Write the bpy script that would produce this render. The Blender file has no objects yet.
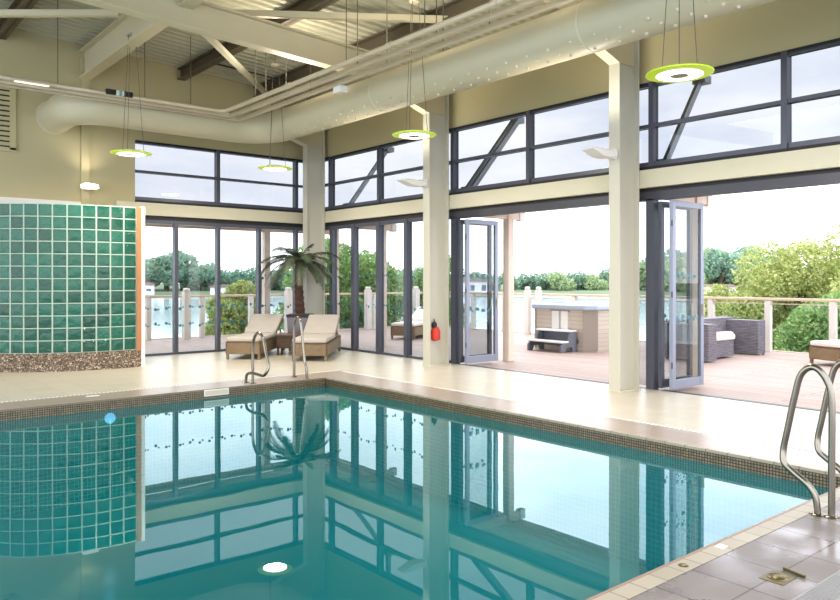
import bpy, math, random
from mathutils import Vector, Matrix
C = bpy.context.scene.collection
rad = math.radians
sin, cos, pi = math.sin, math.cos, math.pi

# ------------------------------------------------------------------ mesh helper
class MB:
    def __init__(s):
        s.v = []; s.f = []; s.sm = False
    def add(s, vs, fs):
        o = len(s.v); s.v += [tuple(p) for p in vs]; s.f += [tuple(i + o for i in f) for f in fs]; return s
    def box(s, x0, x1, y0, y1, z0, z1):
        return s.add([(x0,y0,z0),(x1,y0,z0),(x1,y1,z0),(x0,y1,z0),(x0,y0,z1),(x1,y0,z1),(x1,y1,z1),(x0,y1,z1)],
                     [(3,2,1,0),(4,5,6,7),(0,1,5,4),(1,2,6,5),(2,3,7,6),(3,0,4,7)])
    def bar(s, p, q, w, h=None, up=(0,0,1)):
        p = Vector(p); q = Vector(q); d = (q - p).normalized(); h = h or w
        a = d.cross(Vector(up))
        if a.length < 1e-4: a = d.cross(Vector((1,0,0)))
        a.normalize(); b = a.cross(d)
        vs = []
        for c in (p, q):
            for i, j in ((-1,-1),(1,-1),(1,1),(-1,1)): vs.append(c + a*(w/2*i) + b*(h/2*j))
        return s.add(vs, [(0,1,2,3),(7,6,5,4),(1,0,4,5),(2,1,5,6),(3,2,6,7),(0,3,7,4)])
    def tube(s, pts, r, seg=12, caps=True):
        s.sm = True
        pts = [Vector(p) for p in pts]; n = len(pts)
        rs = r if isinstance(r, (list, tuple)) else [r]*n
        t0 = (pts[1]-pts[0]).normalized()
        a = t0.cross(Vector((0,0,1)))
        if a.length < 1e-3: a = t0.cross(Vector((1,0,0)))
        a.normalize(); vs = []; prev = t0
        for i in range(n):
            t = ((pts[min(i+1,n-1)]-pts[i]).normalized() + (pts[i]-pts[max(i-1,0)]).normalized())
            t = t.normalized() if t.length > 1e-6 else prev
            a = a - t*a.dot(t); a.normalize(); b = t.cross(a); prev = t
            for k in range(seg):
                w = 2*pi*k/seg; vs.append(pts[i] + a*(cos(w)*rs[i]) + b*(sin(w)*rs[i]))
        fs = []
        for i in range(n-1):
            for k in range(seg):
                k2 = (k+1) % seg; fs.append((i*seg+k, i*seg+k2, (i+1)*seg+k2, (i+1)*seg+k))
        if caps: fs += [tuple(range(seg))[::-1], tuple((n-1)*seg+k for k in range(seg))]
        return s.add(vs, fs)
    def lathe(s, prof, c=(0,0,0), seg=32, smooth=True):
        s.sm = smooth; vs = []; n = len(prof)
        for r, z in prof:
            for k in range(seg):
                w = 2*pi*k/seg; vs.append((c[0]+r*cos(w), c[1]+r*sin(w), c[2]+z))
        fs = []
        for i in range(n-1):
            for k in range(seg):
                k2 = (k+1) % seg; fs.append((i*seg+k, i*seg+k2, (i+1)*seg+k2, (i+1)*seg+k))
        return s.add(vs, fs)
    def disc(s, c, r, z, seg=32, flip=False):
        vs = [(c[0]+r*cos(2*pi*k/seg), c[1]+r*sin(2*pi*k/seg), z) for k in range(seg)]
        f = tuple(range(seg)); return s.add(vs, [f[::-1] if flip else f])
    def prism(s, poly, axis, a0, a1):
        """poly: 2-D points; axis 'x' -> (y,z) points, 'y' -> (x,z), 'z' -> (x,y)"""
        def P(p, a):
            return (a,p[0],p[1]) if axis == 'x' else (p[0],a,p[1]) if axis == 'y' else (p[0],p[1],a)
        n = len(poly); vs = [P(p,a0) for p in poly] + [P(p,a1) for p in poly]
        fs = [tuple(range(n))[::-1], tuple(range(n,2*n))] + [(i,(i+1)%n,n+(i+1)%n,n+i) for i in range(n)]
        return s.add(vs, fs)
    def build(s, name, mat, parent=None, bevel=0, smooth=None, seg=2):
        me = bpy.data.meshes.new(name); me.from_pydata([tuple(p) for p in s.v], [], s.f)
        import bmesh
        bm = bmesh.new(); bm.from_mesh(me); bmesh.ops.recalc_face_normals(bm, faces=bm.faces); bm.to_mesh(me); bm.free()
        me.materials.append(mat)
        if s.sm if smooth is None else smooth:
            for p in me.polygons: p.use_smooth = True
            try: me.set_sharp_from_angle(angle=rad(40))
            except Exception: pass
        o = bpy.data.objects.new(name, me); C.objects.link(o)
        if parent is not None: o.parent = parent
        if bevel:
            b = o.modifiers.new('bevel','BEVEL'); b.width = bevel; b.segments = seg; b.limit_method = 'ANGLE'; b.angle_limit = rad(40)
        return o

def tag(o, label=None, cat=None, group=None, kind=None):
    if label: o['label'] = label
    if cat: o['category'] = cat
    if group: o['group'] = group
    if kind: o['kind'] = kind
    return o
def thing(name, label, cat, loc=(0,0,0), rz=0, group=None, kind=None):
    o = bpy.data.objects.new(name, None); C.objects.link(o); o.empty_display_size = .1
    o.location = loc; o.rotation_euler = (0,0,rz)
    return tag(o, label, cat, group, kind)
def kids(o): return [c for c in C.objects if c.parent is o]
def dup(o, label=None, loc=None, rz=None, parent=None):
    def cp(x, par):
        c = x.copy(); C.objects.link(c)
        if par is not None: c.parent = par
        for k in kids(x): cp(k, c)
        return c
    c = cp(o, parent)
    if loc is not None: c.location = loc
    if rz is not None: c.rotation_euler = (0,0,rz)
    if label: c['label'] = label
    return c

# ------------------------------------------------------------------ materials
def lin(c):
    return tuple(((x/255)/12.92 if x/255 <= .04045 else ((x/255+.055)/1.055)**2.4) for x in c) + (1,)
def nm(name):
    m = bpy.data.materials.new(name); m.use_nodes = True; nt = m.node_tree
    return m, nt, nt.nodes, nt.links, nt.nodes['Principled BSDF']
def plain(name, c, rough=.5, metal=0, var=.06, scale=3, bump=0, bscale=60, spec=.5):
    m, nt, N, L, B = nm(name); c = lin(c)
    B.inputs['Roughness'].default_value = rough; B.inputs['Metallic'].default_value = metal
    B.inputs['Specular IOR Level'].default_value = spec
    tc = N.new('ShaderNodeTexCoord'); nz = N.new('ShaderNodeTexNoise'); nz.inputs['Scale'].default_value = scale; nz.inputs['Detail'].default_value = 4
    L.new(tc.outputs['Object'], nz.inputs['Vector'])
    mx = N.new('ShaderNodeMix'); mx.data_type = 'RGBA'
    mx.inputs['A'].default_value = tuple(x*(1-var) for x in c[:3])+(1,); mx.inputs['B'].default_value = tuple(min(1,x*(1+var)) for x in c[:3])+(1,)
    L.new(nz.outputs['Fac'], mx.inputs['Factor']); L.new(mx.outputs['Result'], B.inputs['Base Color'])
    if bump:
        n2 = N.new('ShaderNodeTexNoise'); n2.inputs['Scale'].default_value = bscale; L.new(tc.outputs['Object'], n2.inputs['Vector'])
        bp = N.new('ShaderNodeBump'); bp.inputs['Strength'].default_value = bump; bp.inputs['Distance'].default_value = .01
        L.new(n2.outputs['Fac'], bp.inputs['Height']); L.new(bp.outputs['Normal'], B.inputs['Normal'])
    return m
def bricks(name, c1, c2, grout, w, h, mortar, rough=.4, rot=(0,0,0), offset=.5, loc=(0,0,0), bump=.3, noise=.15, nscale=2, wet=0, squash=1, vert=False):
    m, nt, N, L, B = nm(name)
    tc = N.new('ShaderNodeTexCoord'); mp = N.new('ShaderNodeMapping'); mp.inputs['Rotation'].default_value = rot; mp.inputs['Location'].default_value = loc
    L.new(tc.outputs['Object'], mp.inputs['Vector'])
    br = N.new('ShaderNodeTexBrick'); br.offset = offset; br.squash = squash
    br.inputs['Color1'].default_value = lin(c1); br.inputs['Color2'].default_value = lin(c2); br.inputs['Mortar'].default_value = lin(grout)
    br.inputs['Scale'].default_value = 1; br.inputs['Mortar Size'].default_value = mortar; br.inputs['Mortar Smooth'].default_value = .1
    br.inputs['Brick Width'].default_value = w; br.inputs['Row Height'].default_value = h; br.inputs['Bias'].default_value = 0
    if vert:
        sx = N.new('ShaderNodeSeparateXYZ'); L.new(tc.outputs['Object'], sx.inputs[0])
        ad = N.new('ShaderNodeMath'); L.new(sx.outputs[0], ad.inputs[0]); L.new(sx.outputs[1], ad.inputs[1])
        cb = N.new('ShaderNodeCombineXYZ'); L.new(ad.outputs[0], cb.inputs[0]); L.new(sx.outputs[2], cb.inputs[1])
        L.new(cb.outputs[0], br.inputs['Vector'])
    else: L.new(mp.outputs['Vector'], br.inputs['Vector'])
    nz = N.new('ShaderNodeTexNoise'); nz.inputs['Scale'].default_value = nscale; nz.inputs['Detail'].default_value = 5; L.new(tc.outputs['Object'], nz.inputs['Vector'])
    mr = N.new('ShaderNodeMapRange'); mr.inputs['To Min'].default_value = 1-noise; mr.inputs['To Max'].default_value = 1+noise; L.new(nz.outputs['Fac'], mr.inputs['Value'])
    mu = N.new('ShaderNodeMix'); mu.data_type = 'RGBA'; mu.blend_type = 'MULTIPLY'; mu.inputs['Factor'].default_value = 1
    L.new(br.outputs['Color'], mu.inputs['A']); L.new(mr.outputs['Result'], mu.inputs['B']); L.new(mu.outputs['Result'], B.inputs['Base Color'])
    B.inputs['Roughness'].default_value = rough
    if wet:
        m2 = N.new('ShaderNodeMapRange'); m2.inputs['From Min'].default_value = .42; m2.inputs['From Max'].default_value = .6
        m2.inputs['To Min'].default_value = rough; m2.inputs['To Max'].default_value = wet
        L.new(nz.outputs['Fac'], m2.inputs['Value']); L.new(m2.outputs['Result'], B.inputs['Roughness'])
    bp = N.new('ShaderNodeBump'); bp.inputs['Strength'].default_value = bump; bp.inputs['Distance'].default_value = .004; bp.invert = True
    L.new(br.outputs['Fac'], bp.inputs['Height']); L.new(bp.outputs['Normal'], B.inputs['Normal'])
    return m
def glass(name, tint, ior=1.45, rough=0.0):
    m = bpy.data.materials.new(name); m.use_nodes = True; nt = m.node_tree; N, L = nt.nodes, nt.links
    N.remove(N['Principled BSDF'])
    t = N.new('ShaderNodeBsdfTransparent'); t.inputs['Color'].default_value = tuple(x**.5 for x in tint)+(1,)
    g = N.new('ShaderNodeBsdfGlossy'); g.inputs['Roughness'].default_value = rough
    f = N.new('ShaderNodeFresnel'); f.inputs['IOR'].default_value = ior
    ge = N.new('ShaderNodeNewGeometry'); iv = N.new('ShaderNodeMath'); iv.operation = 'SUBTRACT'; iv.inputs[0].default_value = 1
    L.new(ge.outputs['Backfacing'], iv.inputs[1])
    ml = N.new('ShaderNodeMath'); ml.operation = 'MULTIPLY'; L.new(f.outputs[0], ml.inputs[0]); L.new(iv.outputs[0], ml.inputs[1])
    mx = N.new('ShaderNodeMixShader'); L.new(ml.outputs[0], mx.inputs[0]); L.new(t.outputs[0], mx.inputs[1]); L.new(g.outputs[0], mx.inputs[2])
    L.new(mx.outputs[0], N['Material Output'].inputs['Surface'])
    return m
def emit(name, c, s):
    m = bpy.data.materials.new(name); m.use_nodes = True; nt = m.node_tree; N, L = nt.nodes, nt.links
    N.remove(N['Principled BSDF']); e = N.new('ShaderNodeEmission'); e.inputs['Color'].default_value = lin(c); e.inputs['Strength'].default_value = s
    L.new(e.outputs[0], N['Material Output'].inputs['Surface']); return m

M = {}
M['wall'] = plain('cream_plaster', (188,176,136), .8, var=.03, scale=1.5)
M['beam'] = plain('cream_paint', (206,199,174), .5, var=.03)
M['col'] = plain('pale_steel_paint', (194,190,174), .4, var=.03)
M['raf'] = plain('rafter_paint', (202,190,158), .5, var=.03)
M['roof'] = plain('pale_roof_sheet', (176,172,148), .5, var=.08, scale=1.2)
M['purlin'] = plain('brown_purlin', (92,80,62), .6, var=.1)
M['galv'] = plain('galvanised_tube', (205,192,168), .4, .3, var=.08)
M['duct'] = plain('duct_paint', (192,184,156), .45, var=.03)
M['nozzle'] = plain('nozzle_white', (206,198,174), .35, var=.02)
M['frame'] = plain('grey_aluminium', (78,80,92), .35, .2, var=.05)
M['framelit'] = plain('lit_grey_aluminium', (138,144,162), .35, .3, var=.05)  # same aluminium as the frames, its stronger light put into the colour
M['dark'] = plain('dark_parts_and_shadow_gap', (30,29,32), .6)  # plain dark parts, and the shade of the sill gaps as colour
M['sill'] = plain('sill_metal', (62,62,70), .4, .2)
M['glass'] = glass('tinted_glass', (.25,.257,.264))
M['glassdoor'] = glass('door_glass', (.60,.64,.65))
M['railglass'] = glass('rail_glass', (.82,.88,.87), 1.35)
M['dots'] = plain('teal_dots', (30,110,122), .4)
M['floor'] = bricks('cream_floor_tile', (204,195,177), (197,188,170), (178,168,150), .33, .33, .004, .32, offset=0, noise=.06, nscale=1.5, bump=.15)
M['coping'] = bricks('mauve_coping_tile', (168,151,138), (160,143,130), (138,122,110), .33, .6, .004, .3, offset=0, noise=.06, bump=.15)
M['slate'] = bricks('grey_slate_tile', (130,120,116), (120,111,108), (80,72,70), .33, .315, .005, .42, offset=.0, loc=(.105,-.145,0), noise=.3, nscale=2.6, bump=.5, wet=.16)
M['lip'] = bricks('cream_lip_tile', (176,166,146), (164,152,132), (124,112,94), .165, .2, .005, .4, offset=0, noise=.1, bump=.3)
M['redlip'] = plain('pool_nosing', (150,120,105), .4)
M['mosaicx'] = bricks('edge_mosaic', (150,132,98), (118,102,74), (34,30,26), .026, .026, .0045, .3, vert=True, offset=0, noise=.25, nscale=6)
M['mosaicy'] = bricks('edge_mosaic_side', (150,132,98), (118,102,74), (34,30,26), .026, .026, .0045, .3, vert=True, offset=0, noise=.25, nscale=6)
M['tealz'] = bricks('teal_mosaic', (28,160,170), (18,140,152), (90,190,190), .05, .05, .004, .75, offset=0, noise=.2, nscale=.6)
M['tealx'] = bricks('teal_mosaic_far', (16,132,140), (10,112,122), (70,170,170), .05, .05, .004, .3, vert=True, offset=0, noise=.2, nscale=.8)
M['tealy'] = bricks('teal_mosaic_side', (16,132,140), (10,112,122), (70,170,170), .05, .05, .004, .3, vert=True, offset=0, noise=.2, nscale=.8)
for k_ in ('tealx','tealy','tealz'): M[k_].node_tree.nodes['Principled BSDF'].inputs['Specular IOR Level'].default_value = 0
M['deck'] = bricks('pinkish_deck_board', (176,154,142), (162,140,130), (110,92,84), 4.2, .14, .006, .6, rot=(0,0,rad(90)), offset=.37, noise=.14, nscale=1.2, bump=.4)
M['chrome'] = plain('brushed_steel', (136,130,118), .25, 1, var=.04)
M['wicker'] = bricks('brown_wicker', (176,150,112), (146,120,86), (84,66,46), .05, .018, .004, .6, vert=True, offset=.5, noise=.2, nscale=8, bump=.8)
M['wickerdark'] = bricks('dark_wicker', (112,84,58), (84,60,40), (40,28,18), .05, .018, .004, .6, vert=True, offset=.5, noise=.2, nscale=8, bump=.8)
M['greywicker'] = bricks('grey_wicker', (128,124,132), (108,104,114), (70,66,74), .12, .03, .004, .6, vert=True, offset=.5, noise=.15, nscale=8, bump=.8)
M['cushion'] = plain('beige_cushion', (184,175,164), .9, var=.08, scale=5, bump=.15)
M['white'] = plain('white_cushion', (228,214,206), .9, var=.05, bump=.1)
M['whitepaint'] = plain('white_paint', (232,230,226), .4, var=.02)
M['planter'] = plain('planter_gloss', (108,98,108), .15, var=.05)
M['trunk'] = plain('palm_trunk', (74,50,38), .9, var=.4, scale=30, bump=1, bscale=40)
M['frond'] = plain('palm_frond', (70,80,58), .5, var=.3, scale=6)
M['lime'] = glass('lime_acrylic', (.62,.78,.05), 1.5)
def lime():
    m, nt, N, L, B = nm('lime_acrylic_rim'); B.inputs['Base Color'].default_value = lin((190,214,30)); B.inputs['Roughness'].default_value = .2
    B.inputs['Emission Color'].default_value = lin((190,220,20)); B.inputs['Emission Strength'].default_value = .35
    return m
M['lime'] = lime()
M['lamp'] = emit('lamp_diffuser', (255,250,240), 6)
M['lampdim'] = emit('strip_diffuser', (255,246,226), 1.6)
M['lampcool'] = emit('pool_lamp', (170,205,255), 2.2)
M['wire'] = plain('suspension_wire', (96,92,78), .5, .3)
M['grey'] = plain('grey_disc', (150,146,120), .5)
M['red'] = plain('red_fabric', (196,48,32), .6, var=.15, scale=20)
M['black'] = plain('black_fabric', (24,22,22), .6)
M['timber'] = plain('pale_timber', (222,204,190), .7, var=.1, scale=4)
M['postwhite'] = plain('weathered_post', (214,206,198), .6, var=.06)
M['rail'] = plain('handrail_timber', (206,182,156), .5, var=.06)
M['steelblue'] = plain('strut_steel', (172,180,190), .4, .2)
M['orange'] = plain('orange_trim', (176,120,78), .5, var=.1, scale=6)
M['tubwood'] = bricks('hot_tub_boards', (200,188,174), (190,178,164), (160,146,132), 3, .09, .004, .6, vert=True, offset=0, noise=.06)
M['tubcorner'] = plain('hot_tub_corner', (152,140,130), .5)
M['cover'] = plain('grey_cover', (170,182,196), .5, var=.05)
M['charcoal'] = plain('charcoal_plastic', (104,107,118), .5)
M['brass'] = plain('brass', (112,100,62), .35, .8, var=.2, scale=10)
M['grille'] = plain('pale_grille', (150,148,146), .4)
M['bark'] = plain('bark', (92,76,62), .9, var=.3, scale=6)
M['bank'] = plain('far_bank', (96,112,84), .9, var=.3, scale=.2)
M['housew'] = plain('house_render', (226,224,222), .7)
M['housed'] = plain('house_glass', (74,86,100), .3)
M['housed2'] = plain('house_roof', (128,104,98), .8)

def leafmat(name, a, b, sc=1.0):
    m, nt, N, L, B = nm(name)
    g = N.new('ShaderNodeNewGeometry'); r = N.new('ShaderNodeMix'); r.data_type = 'RGBA'
    r.inputs['A'].default_value = lin(a); r.inputs['B'].default_value = lin(b)
    L.new(g.outputs['Random Per Island'], r.inputs['Factor']); L.new(r.outputs['Result'], B.inputs['Base Color'])
    B.inputs['Roughness'].default_value = .6; B.inputs['Specular IOR Level'].default_value = .3
    tl = N.new('ShaderNodeBsdfTranslucent'); L.new(r.outputs['Result'], tl.inputs['Color'])
    mx = N.new('ShaderNodeMixShader'); mx.inputs[0].default_value = .35
    L.new(B.outputs[0], mx.inputs[1]); L.new(tl.outputs[0], mx.inputs[2]); L.new(mx.outputs[0], N['Material Output'].inputs['Surface'])
    return m
M['leafy'] = leafmat('yellow_green_leaves', (138,158,82), (206,206,140))
M['leafg'] = leafmat('green_leaves', (104,148,84), (176,194,124))
M['leafd'] = leafmat('dark_green_leaves', (88,126,92), (134,166,124))
M['leaffar'] = leafmat('haze_tinted_leaves', (124,158,140), (160,186,156))  # distance haze put into the leaf colour, paler and bluer
M['leaffar2'] = leafmat('haze_tinted_pale_leaves', (154,178,134), (180,196,150))  # haze lightening put into this leaf colour too

def pebble():
    m, nt, N, L, B = nm('pebble_mosaic')
    tc = N.new('ShaderNodeTexCoord'); v = N.new('ShaderNodeTexVoronoi'); v.inputs['Scale'].default_value = 34
    L.new(tc.outputs['Object'], v.inputs['Vector'])
    e = N.new('ShaderNodeTexVoronoi'); e.feature = 'DISTANCE_TO_EDGE'; e.inputs['Scale'].default_value = 34; L.new(tc.outputs['Object'], e.inputs['Vector'])
    r = N.new('ShaderNodeValToRGB'); r.color_ramp.elements[0].color = lin((96,78,60)); r.color_ramp.elements[1].color = lin((206,188,166))
    r.color_ramp.elements.new(.5).color = lin((150,124,98))
    s = N.new('ShaderNodeSeparateColor'); L.new(v.outputs['Color'], s.inputs[0]); L.new(s.outputs[0], r.inputs[0])
    mr = N.new('ShaderNodeMapRange'); mr.inputs['From Min'].default_value = .06; mr.inputs['From Max'].default_value = .14; L.new(e.outputs['Distance'], mr.inputs['Value'])
    mx = N.new('ShaderNodeMix'); mx.data_type = 'RGBA'; mx.inputs['A'].default_value = lin((48,42,34)); L.new(r.outputs[0], mx.inputs['B']); L.new(mr.outputs[0], mx.inputs['Factor'])
    L.new(mx.outputs['Result'], B.inputs['Base Color']); B.inputs['Roughness'].default_value = .4
    bp = N.new('ShaderNodeBump'); bp.inputs['Distance'].default_value = .01; bp.inputs['Strength'].default_value = .6; L.new(mr.outputs[0], bp.inputs['Height']); L.new(bp.outputs[0], B.inputs['Normal'])
    return m
M['pebble'] = pebble()
def blockglass():
    m, nt, N, L, B = nm('teal_glass_block')
    g = N.new('ShaderNodeNewGeometry')
    r = N.new('ShaderNodeMix'); r.data_type = 'RGBA'; r.inputs['A'].default_value = lin((12,98,74)); r.inputs['B'].default_value = lin((34,138,112))
    L.new(g.outputs['Random Per Island'], r.inputs['Factor']); L.new(r.outputs['Result'], B.inputs['Base Color'])
    B.inputs['Roughness'].default_value = .12; B.inputs['Transmission Weight'].default_value = .55; B.inputs['IOR'].default_value = 1.45
    tc = N.new('ShaderNodeTexCoord'); nz = N.new('ShaderNodeTexNoise'); nz.inputs['Scale'].default_value = 9; L.new(tc.outputs['Object'], nz.inputs['Vector'])
    bp = N.new('ShaderNodeBump'); bp.inputs['Strength'].default_value = .5; bp.inputs['Distance'].default_value = .03; L.new(nz.outputs['Fac'], bp.inputs['Height']); L.new(bp.outputs[0], B.inputs['Normal'])
    return m
M['block'] = blockglass()
M['grout'] = plain('block_grout', (166,184,168), .6, var=.03)
def water():
    m = bpy.data.materials.new('pool_water'); m.use_nodes = True; nt = m.node_tree; N, L = nt.nodes, nt.links
    N.remove(N['Principled BSDF'])
    t = N.new('ShaderNodeBsdfTransparent'); t.inputs['Color'].default_value = (.34,.86,.88,1)
    df = N.new('ShaderNodeBsdfDiffuse'); df.inputs['Color'].default_value = (.0,.30,.34,1)
    dm = N.new('ShaderNodeMixShader'); dm.inputs[0].default_value = .38; L.new(t.outputs[0], dm.inputs[1]); L.new(df.outputs[0], dm.inputs[2])
    g = N.new('ShaderNodeBsdfGlossy'); g.inputs['Roughness'].default_value = 0; g.inputs['Color'].default_value = (.82,.97,1,1)
    f = N.new('ShaderNodeFresnel'); f.inputs['IOR'].default_value = 1.62
    tc = N.new('ShaderNodeTexCoord'); nz = N.new('ShaderNodeTexNoise'); nz.inputs['Scale'].default_value = 1.3; nz.inputs['Detail'].default_value = 1.5
    L.new(tc.outputs['Object'], nz.inputs['Vector'])
    bp = N.new('ShaderNodeBump'); bp.inputs['Strength'].default_value = .03; bp.inputs['Distance'].default_value = .03
    L.new(nz.outputs['Fac'], bp.inputs['Height']); L.new(bp.outputs[0], g.inputs['Normal'])
    mx = N.new('ShaderNodeMixShader'); L.new(f.outputs[0], mx.inputs[0]); L.new(dm.outputs[0], mx.inputs[1]); L.new(g.outputs[0], mx.inputs[2])
    L.new(mx.outputs[0], N['Material Output'].inputs['Surface']); return m
M['water'] = water()
def lakemat():
    m, nt, N, L, B = nm('lake_water'); B.inputs['Base Color'].default_value = lin((196,208,214)); B.inputs['Roughness'].default_value = .12
    B.inputs['IOR'].default_value = 1.6
    tc = N.new('ShaderNodeTexCoord'); nz = N.new('ShaderNodeTexNoise'); nz.inputs['Scale'].default_value = .6; nz.inputs['Detail'].default_value = 3
    L.new(tc.outputs['Object'], nz.inputs['Vector'])
    bp = N.new('ShaderNodeBump'); bp.inputs['Strength'].default_value = .12; bp.inputs['Distance'].default_value = .1
    L.new(nz.outputs['Fac'], bp.inputs['Height']); L.new(bp.outputs[0], B.inputs['Normal']); return m
M['lake'] = lakemat()

# ------------------------------------------------------------------ key dimensions
XW, YW = 8.894, 14.5
PX, PY, NY, PL, WZ = 6.142, 9.616, 2.145, -3.5, -.125
ZD, ZB0, ZB1, ZT = 2.60, 2.751, 2.993, 4.167

# ------------------------------------------------------------------ floor and pool
b = MB().box(PL, XW+.1, 10.26, YW+.1, -.2, 0).box(6.80, XW+.1, NY-.0, 10.26, -.2, 0)
tag(b.build('floor', M['floor']), 'cream tiled hall floor between the pool drain and the glazed walls', 'floor', kind='structure')
b = MB().box(PL, 6.72, PY, 10.18, -.12, 0).box(PX, 6.72, NY, PY, -.12, 0)
tag(b.build('floor_coping', M['coping']), 'mauve grey tiled pool coping inside the drain channel', 'floor', kind='structure')
b = MB().box(PL, XW+.1, -2.5, 2.035, -.2, 0)
tag(b.build('floor_deck', M['slate']), 'grey slate tiled deck in the near corner of the pool', 'floor', kind='structure')
b = MB().box(PL, PX+.6, 2.035, NY, -.12, 0.002)
tag(b.build('floor_lip', M['lip']), 'narrow cream tiled lip along the near pool edge', 'floor', kind='structure')
t = thing('pool_basin', 'sunken teal mosaic swimming pool basin', 'pool', kind='structure')
MB().box(PL, PX, NY, PY, -1.5, -1.4).build('basin_bottom', M['tealz'], t)
MB().box(PL, PX+.1, PY, PY+.1, -1.4, -.12).build('far_wall', M['tealx'], t)
MB().box(PX, PX+.1, NY, PY, -1.4, -.12).build('side_wall', M['tealy'], t)
MB().box(PL, PX, NY-.1, NY, -1.4, -.12).build('near_wall', M['tealx'], t)
MB().box(PL-.1, PL, NY, PY, -1.4, 0).build('end_wall', M['tealy'], t)
MB().box(PL, PX, PY-.012, PY, -.35, -.022).build('mosaic_band', M['mosaicx'], t)
MB().box(PX-.012, PX, NY, PY, -.35, -.022).build('mosaic_band', M['mosaicy'], t)
b = MB().box(PL, PX, PY-.02, PY+.03, -.022, .003).box(PX-.02, PX+.03, NY, PY, -.022, .003)
b.build('edge_nosing', M['lip'], t)
MB().box(PL, PX, NY-.004, NY+.012, -.1, .004).build('edge_nosing', M['redlip'], t)
o = MB().add([(PL,NY,WZ),(PX,NY,WZ),(PX,PY,WZ),(PL,PY,WZ)], [(0,1,2,3)]).build('pool_water', M['water'])
tag(o, 'still teal water filling the swimming pool', 'water', kind='stuff')
# drain channels
t = thing('drainage_channel', 'pale slotted drain strip around the far pool corner', 'drain')
MB().box(PL, 6.80, 10.18, 10.26, -.1, -.002).box(6.72, 6.80, NY, 10.18, -.1, -.002).build('channel', M['grille'], t)
b = MB()
for i in range(150):
    y = 2.3 + i*.052; b.box(6.735, 6.785, y, y+.03, -.002, .002)
b.build('slat_strip', M['whitepaint'], t); b = MB()
for i in range(170):
    x = -2 + i*.052; b.box(x, x+.03, 10.195, 10.245, -.002, .002)
b.build('slat_strip', M['whitepaint'], t)
t = thing('drainage_grille', 'pale slotted drain grille in the near slate deck', 'drain')
MB().box(-2, PX, 1.40, 1.53, -.05, .003).build('channel', M['sill'], t)
b = MB().box(-2, PX, 1.395, 1.405, -.02, .008).box(-2, PX, 1.525, 1.535, -.02, .008)
for i in range(330):
    x = -1.0 + i*.02; b.box(x, x+.011, 1.405, 1.525, 0, .007)
b.build('slats', M['grille'], t)
t = thing('floor_gully', 'small brass gully plate set in the wet slate tiles', 'drain', (3.76,1.70,0))
MB().box(-.075,.075,-.06,.06,0,.003).build('plate', M['brass'], t)
MB().lathe([(.05,.003),(.048,.006),(.035,.003),(.03,.007),(.0,.008)], seg=24).build('cover', M['brass'], t)
MB().bar((.1,-.09,.008),(.13,.03,.008),.012).build('key_bar', M['brass'], t)
o = MB().lathe([(.0,.006),(.022,.006),(.028,.002)], (3.54,2.09,0), 20).build('brass_stud', M['brass']); tag(o, 'round brass stud set in the cream pool lip', 'stud')
o = MB().box(3.92,3.98,2.075,2.125,.001,.006).build('marker_tile', M['whitepaint']); tag(o, 'small white marker tile on the near pool lip', 'tile')
o = MB().box(2.78,2.93,9.96,10.06,.0,.004).build('marker_tile', M['whitepaint']); tag(o, 'small white marker tile on the far pool coping', 'tile')
t = thing('depth_plate', 'white plate fixed to the far pool edge near the steel rail', 'plate', (4.36,PY-.012,-.05))
MB().box(-.18,.18,-.012,0,-.045,.045).build('plate', M['whitepaint'], t, .004)
MB().box(-.165,.165,-.0135,-.0115,-.03,.03).build('inset', M['nozzle'], t)
t = thing('pool_lamp', 'round underwater lamp in the far pool wall', 'light', (2.95,PY-.012,-.24))
o = MB().lathe([(.0,-.014),(.05,-.013),(.065,-.004),(.07,.01)], seg=28).build('lens', M['lampcool'], t); o.rotation_euler = (rad(-90),0,0)
o = MB().lathe([(.068,.002),(.085,-.008),(.1,.012)], seg=28).build('rim', M['chrome'], t); o.rotation_euler = (rad(-90),0,0)

# ------------------------------------------------------------------ walls
b = MB().box(XW-.0, XW+.22, -1.5, YW+.2, ZT+.03, 5.75)
tag(b.build('wall_right', M['wall']), 'cream plaster wall band above the long clerestory window', 'wall', kind='structure')
b = MB().box(-3.5, 4.92, YW, YW+.2, 0, 5.95).box(4.92, XW+.22, YW, YW+.2, ZT+.03, 5.9)
tag(b.build('wall_back', M['wall']), 'cream plaster end wall above the glass block curve', 'wall', kind='structure')
b = MB().box(XW-.09, XW+.12, -1.5, YW, ZB0, ZB1)
tag(b.build('trim_1', M['beam']), 'cream lintel beam running over the folding doors', 'beam', kind='structure')
b = MB().box(4.55, XW, YW-.09, YW+.12, ZB0, ZB1)
tag(b.build('trim_2', M['beam']), 'cream lintel beam over the end wall glazing', 'beam', kind='structure')
b = MB().box(3.93, 4.07, YW-.05, YW, 2.9, 5.6)
tag(b.build('trim_3', M['wall']), 'slim cream pilaster on the end wall behind the lit lamp', 'pilaster', kind='structure')
b = MB().box(.5, 3.92, YW-.06, YW, 2.79, 2.93)
tag(b.build('trim_4', M['whitepaint']), 'pale ledge on the end wall above the glass blocks', 'ledge', kind='structure')
b = MB().box(XW-.03, XW+.08, -1.5, YW, ZB1, ZB1+.05)  # shade of the gap under the clerestory, drawn as a solid dark strip
tag(b.build('trim_5', M['dark']), 'dark strip for the sill shadow gap along the top of the long lintel', 'sill', kind='structure')
b = MB().box(4.92, XW-.03, YW-.03, YW+.08, ZB1, ZB1+.05)  # end wall gap, its shade likewise drawn as a dark strip
tag(b.build('trim_6', M['dark']), 'dark strip for the sill shadow gap along the top of the end wall lintel', 'sill', kind='structure')

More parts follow.
